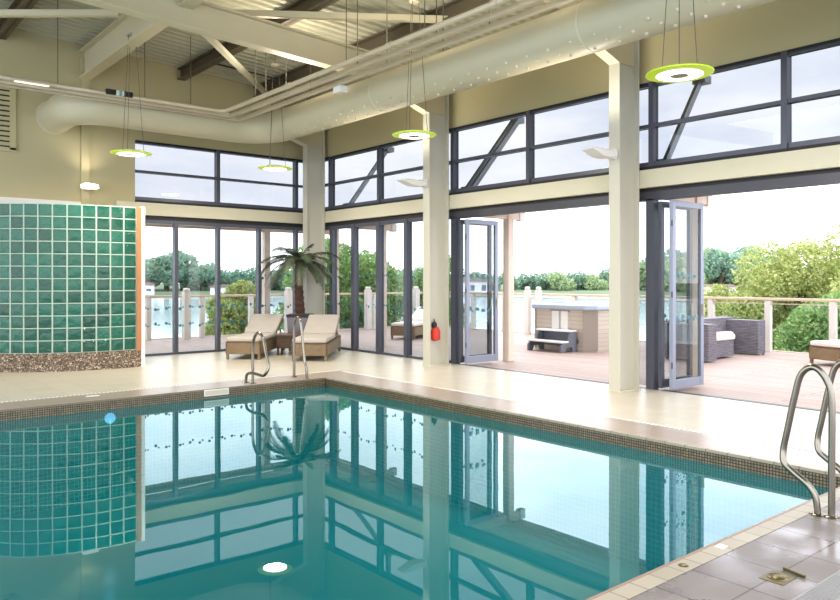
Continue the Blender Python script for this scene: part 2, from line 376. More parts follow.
# clerestory windows ------------------------------------------------
def window_run(name, label, axis, a0, a1, mull, mid=3.6):
    """axis 'y': runs along Y at XW; axis 'x': along X at YW"""
    t = thing(name, label, 'window', kind='structure')
    def B(mb, c0, c1, d0, d1, z0, z1):
        return mb.box(XW+d0, XW+d1, c0, c1, z0, z1) if axis == 'y' else mb.box(c0, c1, YW+d0, YW+d1, z0, z1)
    f = MB(); B(f, a0, a1, 0, .1, ZB1+.05, ZB1+.115); B(f, a0, a1, 0, .1, ZT-.025, ZT+.03)
    f.build('frame', M['frame'], t)
    B(MB(), a0, a1, -.02, .01, ZT+.0, ZT+.03).build('head_gap', M['dark'], t)
    for m in mull: B(MB(), m-.036, m+.036, -.03, .1, ZB1+.05, ZT+.02).build('mullion', M['frame'], t)
    B(MB(), a0, a1, -.015, .09, mid-.024, mid+.024).build('transom', M['frame'], t)
    cs = [a0] + sorted(mull) + [a1]
    for c0, c1 in zip(cs[:-1], cs[1:]):
        if c1-c0 < .1: continue
        for z0, z1 in ((ZB1+.1, mid), (mid, ZT)):
            B(MB(), c0, c1, .045, .053, z0, z1).build('glass_pane', M['glass'], t)
    return t
window_run('window_1', 'clerestory window high on the end wall, split by one mullion', 'x', 4.92, XW, [6.62, 8.48])
window_run('window_2', 'clerestory window above the closed glazed bay by the corner', 'y', 9.87, YW, [11.95, 13.74])
window_run('window_3', 'clerestory window above the opened doors facing the hot tub', 'y', 5.96, 9.87, [7.95, 9.74])
window_run('window_4', 'clerestory window above the opened doors facing the grey sofa', 'y', -1.5, 5.96, [5.72, 3.94, 2.0, .1])

# glazed door runs ---------------------------------------------------
random.seed(4)
def dots(c0, c1, axis, d):
    mb = MB(); n = max(2, int((c1-c0)/.2)); rs = random.Random(int(c0*100))
    for z in ((1.56, .95) if axis == 'y' else (1.56, .93, .59)):
        for i in range(n):
            for k in range(2):
                c = c0 + (i+.3+.28*k)*(c1-c0)/n; zz = z + rs.uniform(-.04,.04); r = .03 if k == 0 else .02
                vs = []
                for q in range(10):
                    w = 2*pi*q/10
                    vs.append((d, c+r*cos(w), zz+r*sin(w)) if axis == 'y' else (c+r*cos(w), d, zz+r*sin(w)))
                mb.add(vs, [tuple(range(10))])
    return mb
def glazed(name, label, axis, a0, a1, mull, w=.06):
    t = thing(name, label, 'door', kind='structure')
    def B(mb, c0, c1, d0, d1, z0, z1):
        return mb.box(XW+d0, XW+d1, c0, c1, z0, z1) if axis == 'y' else mb.box(c0, c1, YW+d0, YW+d1, z0, z1)
    B(MB(), a0, a1, .0, .1, 2.66, ZB0).build('head_frame', M['dark'], t)
    B(MB(), a0, a1, -.01, .1, 2.60, 2.67).build('head_rail', M['frame'], t)
    B(MB(), a0, a1, -.01, .1, 0, .045).build('sill_rail', M['frame'], t)
    for m in mull: B(MB(), m-w, m+w, -.03, .1, 0, 2.66).build('mullion', M['frame'], t)
    cs = [a0] + sorted(mull) + [a1]
    for c0, c1 in zip(cs[:-1], cs[1:]):
        p = B(MB(), c0, c1, .04, .05, .04, 2.62).build('glass_pane', M['glassdoor'], t)
        if c1-c0 > .3:
            dots(c0+w, c1-w, axis, (XW if axis == 'y' else YW)+.036).build('dot_pattern', M['dots'], p)
    return t
glazed('door_1', 'closed floor to ceiling glazing in the end wall behind the loungers', 'x', 4.6, XW, [5.73, 6.63, 7.57, 8.48], .036)
glazed('door_2', 'closed floor to ceiling glazing in the bay beside the palm', 'y', 9.87, YW, [11.07, 11.97, 12.85, 13.68], .052)

def leaf(parent, y, x0, x1, mat, zt=2.56):
    """one folded door leaf standing square to the wall at Y=y"""
    f = MB()
    f.box(x0, x0+.075, y-.028, y+.028, .03, zt).box(x1-.075, x1, y-.028, y+.028, .03, zt)
    f.box(x0+.076, x1-.076, y-.026, y+.026, .03, .15).box(x0+.076, x1-.076, y-.026, y+.026, zt-.08, zt)
    o = f.build('door_leaf', mat, parent, .004)
    MB().box(x0+.06, x1-.06, y-.006, y+.006, .12, zt-.06).build('glass_pane', M['glassdoor'], o)
    mb = MB(); rs = random.Random(int(y*1000))
    for z in (1.56, .97):
        for i in range(4):
            for k in range(2):
                c = x0+.12+(i+.3*k)*(x1-x0-.2)/4; zz = z+rs.uniform(-.04,.04); r = .03 if k == 0 else .02
                mb.add([(c+r*cos(2*pi*q/10), y-.0075, zz+r*sin(2*pi*q/10)) for q in range(10)], [tuple(range(10))])
    mb.build('dot_pattern', M['dots'], o)
    for z in (.35, 1.3, 2.25): MB().tube([(x0-.008,y-.02,z-.04),(x0-.008,y-.02,z+.04)], .01, 10).build('hinge', M['sill'], o)
    MB().bar((x1-.04,y-.045,1.0),(x1-.04,y-.045,1.16),.02).build('handle', M['galv'], o)
    return o
def folded(name, label, a0, a1, jamb, leaves):
    t = thing(name, label, 'door', kind='structure')
    MB().box(XW, XW+.1, a0, a1, 2.67, ZB0).build('head_frame', M['dark'], t)
    MB().box(XW-.02, XW+.1, a0, a1, 2.58, 2.70).build('head_rail', M['sill'], t)
    MB().box(XW, XW+.09, a0, a1, -.02, .006).build('sill_track', M['sill'], t)
    MB().box(XW-.02, XW+.1, jamb-.06, jamb+.06, 0, 2.6).build('jamb', M['frame'], t)
    MB().box(XW+.03, XW+.04, jamb+.05, a1-.0, .04, 2.6).build('side_pane', M['glassdoor'], t)
    for y, mat in leaves: leaf(t, y, XW+.0, XW+.79, mat)
    return t
folded('door_3', 'folding glass door opened and stacked beside the column with the red bag', 5.96, 9.87, 9.72, [(9.58,M['frame']),(9.42,M['framelit'])])
folded('door_4', 'folding glass door opened and stacked beside the grey sofa', 1.9, 5.96, 5.74, [(5.60,M['frame']),(5.43,M['framelit'])])

# ------------------------------------------------------------------ steel frame
def ibeam_col(name, label, y, ztop=4.42):
    x0, x1 = 8.33, 8.79
    t = thing(name, label, 'column', (0,0,0), kind='structure')
    m = MB().box(x0, x0+.028, y-.085, y+.085, 0, ztop).box(x1-.028, x1, y-.085, y+.085, 0, ztop+.6).box(x0+.01, x1-.01, y-.011, y+.011, 0, ztop-.004)
    m.build('i_section', M['col'], t, .004)
    MB().box(x0-.01, x1+.01, y-.1, y+.1, 0, .015).build('base_plate', M['beam'], t)
    # haunch and rafter stub to the roof
    def zr(x): return 5.135-.045*x
    web = [(x0, ztop), (7.3, 4.74), (7.2, zr(7.2)), (7.2, zr(7.2)+.36), (x1, zr(x1)+.36), (x1, ztop)]
    MB().prism(web, 'y', y-.013, y+.013).build('haunch_web', M['raf'], t)
    MB().bar((x0+.01,y,ztop-.02), (7.25,y,4.755), .17, .03).build('haunch_flange', M['beam'], t)
    return t
ibeam_col('column_mid', 'pale steel column between the glazed bays, red bag hung on it', 9.82)
ibeam_col('column_near', 'pale steel column between the two opened folding doors', 5.93)
ibeam_col('column_corner', 'pale steel column in the glazed corner behind the palm', 13.88)
ibeam_col('column_end', 'pale steel column beyond the opened doors facing the grey sofa', 1.95)
def rafter(y, label):
    t = thing('roof_rafter', label, 'beam', kind='structure')
    def zr(x): return 5.135-.045*x
    x0, x1 = -3.5, 7.25
    MB().prism([(x0,zr(x0)),(x1,zr(x1)),(x1,zr(x1)+.38),(x0,zr(x0)+.38)], 'y', y-.012, y+.012).build('web', M['raf'], t)
    MB().bar((x0,y,zr(x0)),(x1,y,zr(x1)),.19,.03).build('flange', M['raf'], t)
    MB().bar((x0,y,zr(x0)+.38),(x1,y,zr(x1)+.38),.19,.03).build('flange', M['raf'], t)
rafter(9.82, 'deep cream rafter crossing the hall to the column with the red bag')
rafter(5.93, 'deep cream rafter crossing the hall to the column between opened doors')
def roofz(x): return 6.03-.05*x
t = thing('roof_beam', 'cream steel beam running lengthwise under the roof to the end wall', 'beam', kind='structure')
MB().box(3.99, 4.01, -1, YW, 5.22, 5.72).build('web', M['raf'], t)
MB().box(3.9, 4.1, -1, YW, 5.21, 5.24).build('flange', M['raf'], t)
MB().box(3.9, 4.1, -1, YW, 5.70, 5.73).build('flange', M['raf'], t)
for x, lab in ((2.62,'dark roof purlin left of the lengthwise cream beam'), (5.83,'dark roof purlin right of the lengthwise cream beam'), (7.5,'dark roof purlin above the round duct'), (1.0,'dark roof purlin over the glass block curve')):
    z = roofz(x)-.23
    o = MB().box(x-.08,x+.08,-1,YW,z,z+.02).box(x-.01,x+.01,-1,YW,z,z+.21).box(x-.08,x+.08,-1,YW,z+.2,z+.22).build('roof_purlin', M['purlin'])
    tag(o, lab, 'purlin', kind='structure')
# roof sheet with trapezoid corrugations running down the slope
vs = []; fs = []
per = .2; n = int(17.5/per)
prof = []
for i in range(n+1):
    y = -1.6+i*per
    prof += [(y,0),(y+.09,0),(y+.115,.045),(y+.175,.045)]
for x in (-3.6, 11.0):
    for y, dz in prof: vs.append((x,y,roofz(x)+dz))
k = len(prof)
fs = [(i,i+1,k+i+1,k+i) for i in range(k-1)]
o = MB().add(vs, fs).build('ceiling', M['roof']); tag(o, 'pale corrugated metal roof sheet above the pool hall', 'ceiling', kind='structure')
def strut(name, label, p, q, w, h, mat, cat='brace'):
    o = MB().bar(p, q, w, h).build(name, mat); return tag(o, label, cat)
strut('roof_tie', 'slim pale tie bar at roof level, left of the main rafter', (-.6,15-.2,5.45), (3.6,11.28,5.45), .09, .09, M['raf'])
strut('roof_tie', 'slim pale tie bar at roof level, crossing above the twin pipes', (4.44,10.51,5.45), (7.6,8.3,5.45), .09, .09, M['raf'])
strut('fly_brace', 'slanting cream brace from the main rafter towards the corner', (4.3,9.9,4.98), (7.6,14.2,5.44), .09, .07, M['beam'])

# cross rods between purlins
strut('sag_rod', 'thin dark rod between the purlins near the corner', (5.83,13.0,5.52), (7.5,13.0,5.44), .025, .025, M['dark'], 'rod')
strut('sag_rod', 'thin dark rod between the purlins above the main rafter', (5.83,11.2,5.6), (7.5,11.2,5.5), .025, .025, M['dark'], 'rod')

# ------------------------------------------------------------------ round duct
DX, DY, DZ, DR = 7.02, 13.2, 4.435, .295
path = [(3.48,YW,DZ)]
for a in range(0, 91, 10):
    w = rad(a); path.append((3.48+.55*(1-cos(w)), DY+.55-.55*sin(w), DZ))
R2 = .75
for a in range(0, 91, 9):
    w = rad(a); path.append((DX-R2+R2*sin(w), DY-R2+R2*cos(w), DZ))
path.append((DX,-1,DZ))
t = thing('ventilation_duct', 'fat round cream air duct bending round the corner under the roof', 'duct')
MB().tube(path, DR, 40).build('duct_tube', M['duct'], t)
noz = None
for row, ang in enumerate((222, 240, 258)):
    for i in range(31):
        y = 11.9-.34*i-.11*row
        w = rad(ang); nx, nz = cos(w), sin(w)
        if noz is None:
            mb = MB().lathe([(.0,.022),(.01,.022),(.017,.014),(.02,-.004)], seg=12)
            noz = mb.build('air_nozzle', M['nozzle'], t); o = noz
        else:
            o = noz.copy(); C.objects.link(o)
        o.location = (DX+DR*nx, y, DZ+DR*nz)
        o.rotation_euler = Vector((nx,0,nz)).to_track_quat('Z','Y').to_euler()
for y in (5.3, 9.3):
    MB().tube([(DX,y-.012,DZ),(DX,y+.012,DZ)], DR+.006, 40).build('joint_band', M['beam'], t)
MB().tube([(3.48,YW-.03,DZ),(3.48,YW,DZ)], DR+.012, 40).build('wall_collar', M['beam'], t)
for y in (11.5, 7.9, 4.2):
    MB().tube([(DX,y,DZ+DR-.01),(DX,y,roofz(DX))], .008, 6).build('hanger_rod', M['wire'], t)

# ------------------------------------------------------------------ pipes / lighting trunking
def run(name, label, off, z, r, sq=None):
    t = thing(name, label, 'pipe')
    x = 6.0+off; y = 12.6-.0+off*.0+(off*.6)
    c = .12
    pts = [(-3,y,z),(x-c,y,z)]
    for a in (22,45,68): pts.append((x-c+c*sin(rad(a)), y-c+c*cos(rad(a)), z))
    pts += [(x,y-c,z),(x,-1,z)]
    if sq:
        m = MB().box(-3,x,y-sq/2,y+sq/2,z-sq/2,z+sq/2).box(x-sq/2,x+sq/2,-1,y+sq/2,z-sq/2,z+sq/2)
        m.build('channel', M['galv'], t, .004)
    else:
        MB().tube(pts, r, 14).build('tube', M['galv'], t)
    return t, x, y
t, x, y = run('sprinkler_pipe', 'pale round pipe, innermost of the overhead run beside the duct', -.17, 4.53, .036)
for yy in (11.3, 8.6, 6.9, 4.5): MB().tube([(x,yy,4.56),(x,yy,roofz(x))], .007, 6).build('hanger_rod', M['wire'], t)
for xx in (.6, 3.05, 4.4, 5.2): MB().tube([(xx,y,4.56),(xx,y,roofz(xx))], .007, 6).build('hanger_rod', M['wire'], t)
for yy in (10.2,7.6,5.7): MB().tube([(x,yy-.05,4.53),(x,yy+.05,4.53)], .046, 14).build('coupling', M['galv'], t)
t, x, y = run('lighting_trunking', 'pale square lighting trunking, middle of the overhead run beside the duct', .02, 4.5, 0, .07)
for yy in (11.3, 8.6, 6.9, 4.5): MB().tube([(x,yy,4.53),(x,yy,roofz(x))], .007, 6).build('hanger_rod', M['wire'], t)
for yy in (10.6, 7.6, 5.0):
    MB().box(x-.016,x+.016,yy-.55,yy+.55,4.534,4.5375).build('uplight_strip', M['lampdim'], t)
STRIP = x
t, x, y = run('cable_trunking', 'pale square cable trunking, outermost of the overhead run beside the duct', .24, 4.48, 0, .06)
for yy in (11.0, 8.2, 6.2): MB().tube([(x,yy,4.5),(x,yy,roofz(x))], .007, 6).build('hanger_rod', M['wire'], t)
t = thing('linear_light', 'lit slim strip light on the trunking near the louvred vent', 'light', (2.68,12.48,4.50))
MB().box(-.3,.3,-.05,.05,-.0,.03).build('housing', M['galv'], t, .004)
MB().box(-.24,.24,-.03,.03,-.014,.0).build('diffuser', M['lampdim'], t, .006)
t = thing('control_box', 'small black control box with turquoise tag on the overhead trunking', 'box', (3.97,12.45,4.545))
MB().box(-.21,-.06,-.04,.04,-.035,.045).build('module', M['black'], t, .004)
MB().box(.07,.21,-.04,.04,-.035,.045).build('module', M['black'], t, .004)
MB().box(-.06,.07,-.035,.035,-.03,.04).build('coupler', M['whitepaint'], t, .004)
MB().box(-.01,.035,-.0395,.0395,-.032,.043).build('tag', plain('turquoise_tag',(90,170,170)), t)
t = thing('emergency_light', 'small pale box light under the pipes above the third pendant', 'light', (6.3,9.45,4.40))
MB().box(-.07,.07,-.1,.1,-.05,.05).build('housing', M['whitepaint'], t, .008)
MB().box(-.055,.055,-.085,.085,-.058,-.05).build('diffuser', M['nozzle'], t)
t = thing('roof_cowl', 'black corrugated hose end beside the duct at roof level', 'hose', (6.35,5.15,4.62))
MB().tube([(0,-.6,0),(0,-.3,.0),(0,0,.0)], .09, 16).build('hose', M['black'], t)
b = MB()
for i in range(8): b.tube([(0,-.6+i*.075,0),(0,-.57+i*.075,0)], .1, 16)
b.build('ribs', M['black'], t)

# ------------------------------------------------------------------ pendants
def pendant(loc, label):
    t = thing('pendant_light', label, 'light', loc, group='lime rimmed disc pendants')
    MB().lathe([(.185,-.004),(.31,-.001),(.312,.006),(.31,.012),(.185,.016),(.185,-.004)], seg=56).build('lime_rim', M['lime'], t)
    MB().lathe([(.215,-.012),(.1,-.02),(.085,-.018)], seg=48).build('ring_diffuser', M['lamp'], t)
    MB().lathe([(.0,-.016),(.085,-.016),(.092,-.022),(.085,.03),(0,.03)], seg=40).build('centre_disc', M['grey'], t)
    MB().lathe([(.0,.05),(.17,.045),(.215,.02),(.215,-.012)], seg=48).build('housing', M['whitepaint'], t)
    for k in range(3):
        w = rad(90+120*k); MB().tube([(.19*cos(w),.19*sin(w),.02),(.06*cos(w),.06*sin(w),1.9)], .004, 6).build('suspension_wire', M['wire'], t)
    h = roofz(loc[0])-loc[2]
    MB().tube([(0,0,1.88),(0,0,h)], .005, 6).build('suspension_wire', M['wire'], t)
    MB().lathe([(0,1.86),(.075,1.87),(.075,1.9),(0,1.91)], seg=20).build('canopy', M['galv'], t)
    return t
P1 = [((6.42,3.83,3.46),'lime rimmed disc pendant in front of the clerestory above the grey sofa'),
      ((6.6,8.04,3.53),'lime rimmed disc pendant beside the column carrying the red bag'),
      ((6.6,12.04,3.52),'lime rimmed disc pendant before the end wall window, above the loungers'),
      ((4.0,11.96,3.5),'lime rimmed disc pendant above the jamb of the glass block curve')]
for loc, lab in P1: pendant(loc, lab)

# wall uplights
def uplight(name, label, loc, rz, lit, ln=.52):
    wl = .1 if not lit else .13
    t = thing(name, label, 'light', loc, rz, group='column uplights')
    body = [(0,.0),(ln,.045),(ln,.06),(0,.09)]
    MB().prism([(-.0,-.02),(.1,-.045),(.3,-.04),(ln,.03),(ln,.045),(.0,.05)], 'y', -wl, wl).build('housing', M['whitepaint'] if not lit else M['lampdim'], t, .012)
    MB().prism([(.06,.051),(ln-.06,.048),(ln-.06,.056),(.06,.06)], 'y', -.08, .08).build('diffuser', M['lamp'] if lit else M['nozzle'], t)
    MB().box(-.06,.02,-.05,.05,-.05,.09).build('bracket', M['whitepaint'], t, .006)
uplight('wall_uplight', 'white wing shaped uplight on the column between the opened doors', (8.27,5.93,3.15), rad(180), False)
uplight('wall_uplight', 'white wing shaped uplight on the column with the red bag', (8.27,9.82,3.15), rad(180), False)
uplight('wall_uplight', 'lit uplight glowing on the end wall above the glass blocks', (4.02,YW-.11,3.2), rad(-90), True, .22)

# louvred vent
t = thing('vent_grille', 'cream louvred vent high on the end wall beside the duct end', 'vent', (2.42,YW,4.33))
MB().box(-.4,.4,-.015,0,-.53,.53).build('backing', M['dark'], t)
MB().box(-.43,-.38,-.05,0,-.57,.57).box(.34,.43,-.05,0,-.57,.57).box(-.43,.43,-.05,0,.53,.6).box(-.43,.43,-.05,0,-.6,-.53).build('frame', M['wall'], t)
b = MB()
for i in range(12):
    z = -.5+i*.088; b.bar((-.38,-.03,z+.03),(.35,-.03,z+.03),.012,.06,up=(0,-.6,1))
b.build('slats', M['wall'], t)

# ------------------------------------------------------------------ glass block curve
cx, cy, RR = 4.05, 15.0, 2.17
t = thing('glass_block_wall', 'curved wall of teal glass blocks on a pebble mosaic base', 'wall')
st = .2195/RR; ph0 = .155; ncol = 16
def cyl_arc(r0, r1, a0, a1, z0, z1, seg):
    m = MB()
    for k in range(seg):
        p0 = a0+(a1-a0)*k/seg; p1 = a0+(a1-a0)*(k+1)/seg
        q = [(cx+r*sin(p), cy-r*cos(p)) for r, p in ((r0,p0),(r0,p1),(r1,p1),(r1,p0))]
        m.add([(x,y,z0) for x,y in q]+[(x,y,z1) for x,y in q], [(0,1,2,3),(7,6,5,4),(0,1,5,4),(2,3,7,6)]+([(3,0,4,7)] if k == 0 else [])+([(1,2,6,5)] if k == seg-1 else []))
    return m
aL = ph0-ncol*st
cyl_arc(RR-.12, RR+.02, aL, ph0, 0, .30, 60).build('pebble_base', M['pebble'], t)
blocks = MB(); grout = MB(); Z0, H = .30, .2025
import itertools
for c in range(ncol):
    a1 = ph0-c*st; a0 = a1-st; am = (a0+a1)/2; n = Vector((sin(am),-cos(am),0)); tg = Vector((cos(am),sin(am),0)); ctr = Vector((cx,cy,0))+n*RR
    for r in range(12):
        zc = Z0+H*(r+.5); hw, hh = .0985, .0925
        vs = []
        for d, s in ((-.09,1),(-.008,1),(.0,.9)):
            for i, j in ((-1,-1),(1,-1),(1,1),(-1,1)):
                vs.append(ctr+n*d+tg*(hw*s*i)+Vector((0,0,zc+hh*s*j)))
        vs.append(ctr+n*.004+Vector((0,0,zc)))
        fs = [(3,2,1,0)]
        for L0 in (0,4):
            for i in range(4): fs.append((L0+i, L0+(i+1)%4, L0+4+(i+1)%4, L0+4+i))
        for i in range(4): fs.append((8+i, 8+(i+1)%4, 12))
        blocks.add(vs, fs)
blocks.build('glass_blocks', M['block'], t, smooth=False)
for c in range(ncol+1):
    a = ph0-c*st; n = Vector((sin(a),-cos(a),0)); p = Vector((cx,cy,0))+n*(RR-.045)
    grout.bar(p+Vector((0,0,Z0)), p+Vector((0,0,Z0+12*H)),   .085, .024, up=(cos(a),sin(a),0))
o = grout.build('grout_uprights', M['grout'], t)
g2 = MB()
for r in range(13):
    z = Z0+H*r
    a = cyl_arc(RR-.085, RR-.003, aL, ph0, z-.009, z+.009, 45); g2.add(a.v, a.f)
g2.build('grout_courses', M['grout'], t)
xe, ye = cx+RR*sin(ph0), cy-RR*cos(ph0)
t = thing('door_jamb', 'white jamb with orange wood strip ending the glass block curve', 'jamb', kind='structure')
MB().box(xe, xe+.075, ye-.03, ye+.3, .28, 2.74).build('wood_strip', M['orange'], t)
MB().box(xe+.075, xe+.14, ye-.02, ye+.3, 0, 2.76).build('jamb_post', M['whitepaint'], t)
MB().box(xe+.0, xe+.075, ye-.02, ye+.3, 0, .28).build('plinth', M['pebble'], t)
o = MB().box(xe+.03, xe+.13, ye+.3, YW, 0, 2.76).build('wall_side', M['wall']); tag(o, 'plain side wall between the glass block curve and end glazing', 'wall', kind='structure')
t = thing('waste_bin', 'dark bin dimly seen behind the lower glass blocks', 'bin', (3.62,13.6,0))
MB().lathe([(0,0),(.15,0),(.17,.95),(.15,.97),(0,.97)], seg=24).build('body', M['black'], t)
MB().lathe([(.172,.85),(.176,.87),(.172,.89)], seg=24).build('band', M['charcoal'], t)

# ------------------------------------------------------------------ steel rails
def smooth_path(pts, n=8):
    P = [Vector(p) for p in pts]; out = []
    for i in range(len(P)-1):
        p0 = P[max(i-1,0)]; p1 = P[i]; p2 = P[i+1]; p3 = P[min(i+2,len(P)-1)]
        for k in range(n):
            u = k/n
            out.append(.5*((2*p1)+(p2-p0)*u+(2*p0-5*p1+4*p2-p3)*u*u+(3*p1-p0-3*p2+p3)*u**3))
    return out+[P[-1]]
def grab(label, loc, rz, prof, r=.021):
    t = thing('grab_rail', label, 'rail', loc, rz, group='steel pool grab rails')
    MB().tube(smooth_path([(q,s,z) for s, z, q in [(p+(0,))[:3] for p in prof]]), r, 14).build('bent_tube', M['chrome'], t)
    for s, z, q in [(p+(0,))[:3] for p in (prof[0], prof[-1])]:
        MB().lathe([(.0,.012),(.03,.012),(.05,.006),(.055,0)], (q,s,0), 24).build('base_flange', M['chrome'], t)
        for k in range(3):
            w = 2*pi*k/3; MB().lathe([(0,.014),(.006,.012),(.007,.006)], (q+.04*cos(w),s+.04*sin(w),0), 8).build('bolt', M['galv'], t)
near = [(0,0),(0,.3),(0,.72),(.03,.86),(.105,.935),(.185,.885),(.23,.72),(.275,.5),(.3,.37),(.285,.29),(.22,.235),(.14,.18),(.09,.11),(.075,0)]
near = [(s, z, -.02*(1 if i > 8 else 0)) for i, (s, z) in enumerate(near)]
grab('bent steel grab rail fixed to the near slate deck, nearer the open water', (4.99,1.92,0), 0, near)
grab('bent steel grab rail on the near deck, partly cut by the picture edge', (5.53,1.92,0), 0, near)
farA = [(0,0),(0,.2),(0,.5),(.04,.65),(.16,.74),(.3,.68),(.38,.5),(.47,.3),(.46,.2),(.36,.15),(.15,.155),(-.02,.15),(-.13,.11),(-.16,0)]
farA = [(s, z, .03*(1 if i > 7 else 0)) for i, (s, z) in enumerate(farA)]
grab('low looped steel grab rail on the far coping before the first lounger', (4.98,9.74,0), rad(180), farA)
farB = [(0,0),(0,.3),(0,.75),(.03,.87),(.09,.915),(.15,.85),(.2,.6),(.24,.33),(.26,.24),(.3,.14),(.3,0)]
grab('tall steel grab rail at the far pool corner before the second lounger', (5.8,9.98,0), rad(180+8), farB)

# ------------------------------------------------------------------ loungers
def lounger(label, loc, rz, wick, cush, group='rattan sun loungers'):
    """local +Y runs from the foot to the head"""
    t = thing('sun_lounger', label, 'sun lounger', loc, rz, group=group)
    W, Ln = .33, 2.0
    f = MB().box(-W,W,0,.03,.1,.335).box(-W,-W+.03,0,Ln,.1,.335).box(W-.03,W,0,Ln,.1,.335).box(-W,W,Ln-.03,Ln,.1,.335).box(-W,W,0,Ln,.3,.335)
    f.build('wicker_frame', wick, t, .008)
    for x in (-W+.03, W-.03):
        for y in (.035, Ln-.035): MB().bar((x,y,0),(x,y,.32),.045).build('leg', wick, t)
    s = MB().box(-W+.01,W-.01,.0,1.18,.335,.42); s.build('seat_cushion', cush, t, .03, seg=3)
    a = rad(25); L = .76; y0, z0 = 1.18, .375
    d = Vector((0,cos(a),sin(a))); n = Vector((0,-sin(a),cos(a)))
    def slab(th0, th1, w, l0, l1):
        vs = []
        for th in (th0, th1):
            for x, l in ((-w,l0),(w,l0),(w,l1),(-w,l1)): vs.append(Vector((x,y0,z0))+d*l+n*th)
        return MB().add(vs, [(3,2,1,0),(4,5,6,7),(0,1,5,4),(1,2,6,5),(2,3,7,6),(3,0,4,7)])
    slab(-.03,.0,W-.01,-.02,L).build('backrest', wick, t, .006)
    slab(.0,.085,W-.01,.0,L+.02).build('back_cushion', cush, t, .03, seg=3)
    for x in (-W+.05, W-.05): MB().bar((x,y0+d.y*.5,z0+d.z*.5-.02),(x,1.85,.33),.022).build('back_prop', M['galv'], t)
    return t
lounger('rattan lounger with beige cushions, left of the potted palm', (6.31,12.74,0), rad(-43), M['wicker'], M['cushion'])
lounger('rattan lounger with beige cushions, right of the potted palm', (7.1,11.68,0), rad(-41), M['wicker'], M['cushion'])
lounger('outdoor rattan lounger with white cushion, seen behind the closed bay glazing', (11.6,14.6,-.02), rad(-62), M['wicker'], M['white'])
lounger('outdoor rattan lounger with white cushion at the right picture edge', (13.78,5.42,-.02), rad(-88-22), M['wicker'], M['white'])
t = thing('side_table', 'low dark wicker side table between the two indoor loungers', 'table', (7.46,13.02,0), rad(-41))
MB().box(-.23,.23,-.23,.23,.37,.41).build('top', M['wickerdark'], t, .006)
MB().box(-.21,.21,-.21,.21,.14,.37).build('apron', M['wickerdark'], t)
for x in (-.19,.19):
    for y in (-.19,.19): MB().bar((x,y,0),(x,y,.2),.04).build('leg', M['wickerdark'], t)

# ------------------------------------------------------------------ potted palm
PXp, PYp = 8.06, 13.62
t = thing('potted_palm', 'small palm with drooping fronds in a square planter by the corner', 'palm', (PXp,PYp,0), rad(-41))
MB().prism([(-.2,0),(.2,0),(.24,.76),(-.24,.76)], 'y', -.22, .22).build('planter', M['planter'], t, .01)
MB().box(-.25,.25,-.235,.235,.71,.77).build('planter_rim', M['dark'], t, .006)
o = MB().box(-.2,.2,-.18,.18,.76,.775).build('soil', M['bark'], t)
pts = []; rs_ = []
for i in range(20):
    u = i/19; pts.append((.0-.03*sin(u*2.2), 0, .74+u*1.17)); rs_.append((.105-.03*u)*(1+.09*(-1)**i))
MB().tube(pts, rs_, 14).build('trunk', M['trunk'], t, smooth=False)
top = Vector((pts[-1][0], 0, 1.90)); rnd = random.Random(11)
for k in range(27):
    az = k*2.39996; u = k/26
    el = rad(66-70*u**.6+rnd.uniform(-7,7)); L = .84+.22*rnd.random() if u > .25 else .42+.1*rnd.random()
    pts = [Vector(top)]; d = Vector((cos(az)*cos(el), sin(az)*cos(el), sin(el))); nseg = 9
    for i in range(nseg):
        d = d+Vector((0,0,-.15*(1+1.1*u)*(.25+1.1*i/nseg))); d.normalize(); pts.append(pts[-1]+d*(L/nseg))
    mb = MB(); mb.tube(pts, [.009*(1-.8*i/nseg) for i in range(nseg+1)], 5)
    side = Vector((-sin(az),cos(az),0))
    N_ = 24 if u > .25 else 14
    for i in range(N_):
        f = .12+.88*i/N_; fi = f*nseg; a = int(min(fi,nseg-1)); p = pts[a].lerp(pts[a+1], fi-a); tg = (pts[a+1]-pts[a]).normalized()
        ll = .2*sin(pi*(.15+.8*f))+.03
        for s in (-1,1):
            e = (side*s*.8+tg*.65+Vector((0,0,-.28+rnd.uniform(-.12,.12)))).normalized(); wv = tg*.0145
            q = p+e*ll*.5; r_ = p+e*ll+Vector((0,0,-.02))
            mb.add([p-wv,p+wv,q+wv*.9,r_,q-wv*.9], [(0,1,2,3,4)])
    mb.build('frond', M['frond'], t, smooth=False)
for k in range(8):
    az = k*pi/4; MB().bar(top+Vector((0,0,-.2)), top+Vector((cos(az)*.1,sin(az)*.1,.02)), .03, .02).build('leaf_stub', M['trunk'], t)

# red bag on column
t = thing('red_bag', 'small red bag with black top hung on the steel column', 'bag', (8.5,9.765,.57))
MB().tube([(0,0,-.14),(.0,0,-.12),(.0,0,.02),(.005,0,.1)], [.045,.08,.085,.05], 16).build('pouch', M['red'], t)
MB().tube([(-.03,0,.09),(-.03,.0,.14),(-.02,0,.19)], [.04,.05,.03], 12).build('black_top', M['black'], t)
MB().tube([(-.02,0,.18),(-.01,.03,.24),(.01,.035,.18)], .007, 8).build('strap', M['black'], t)

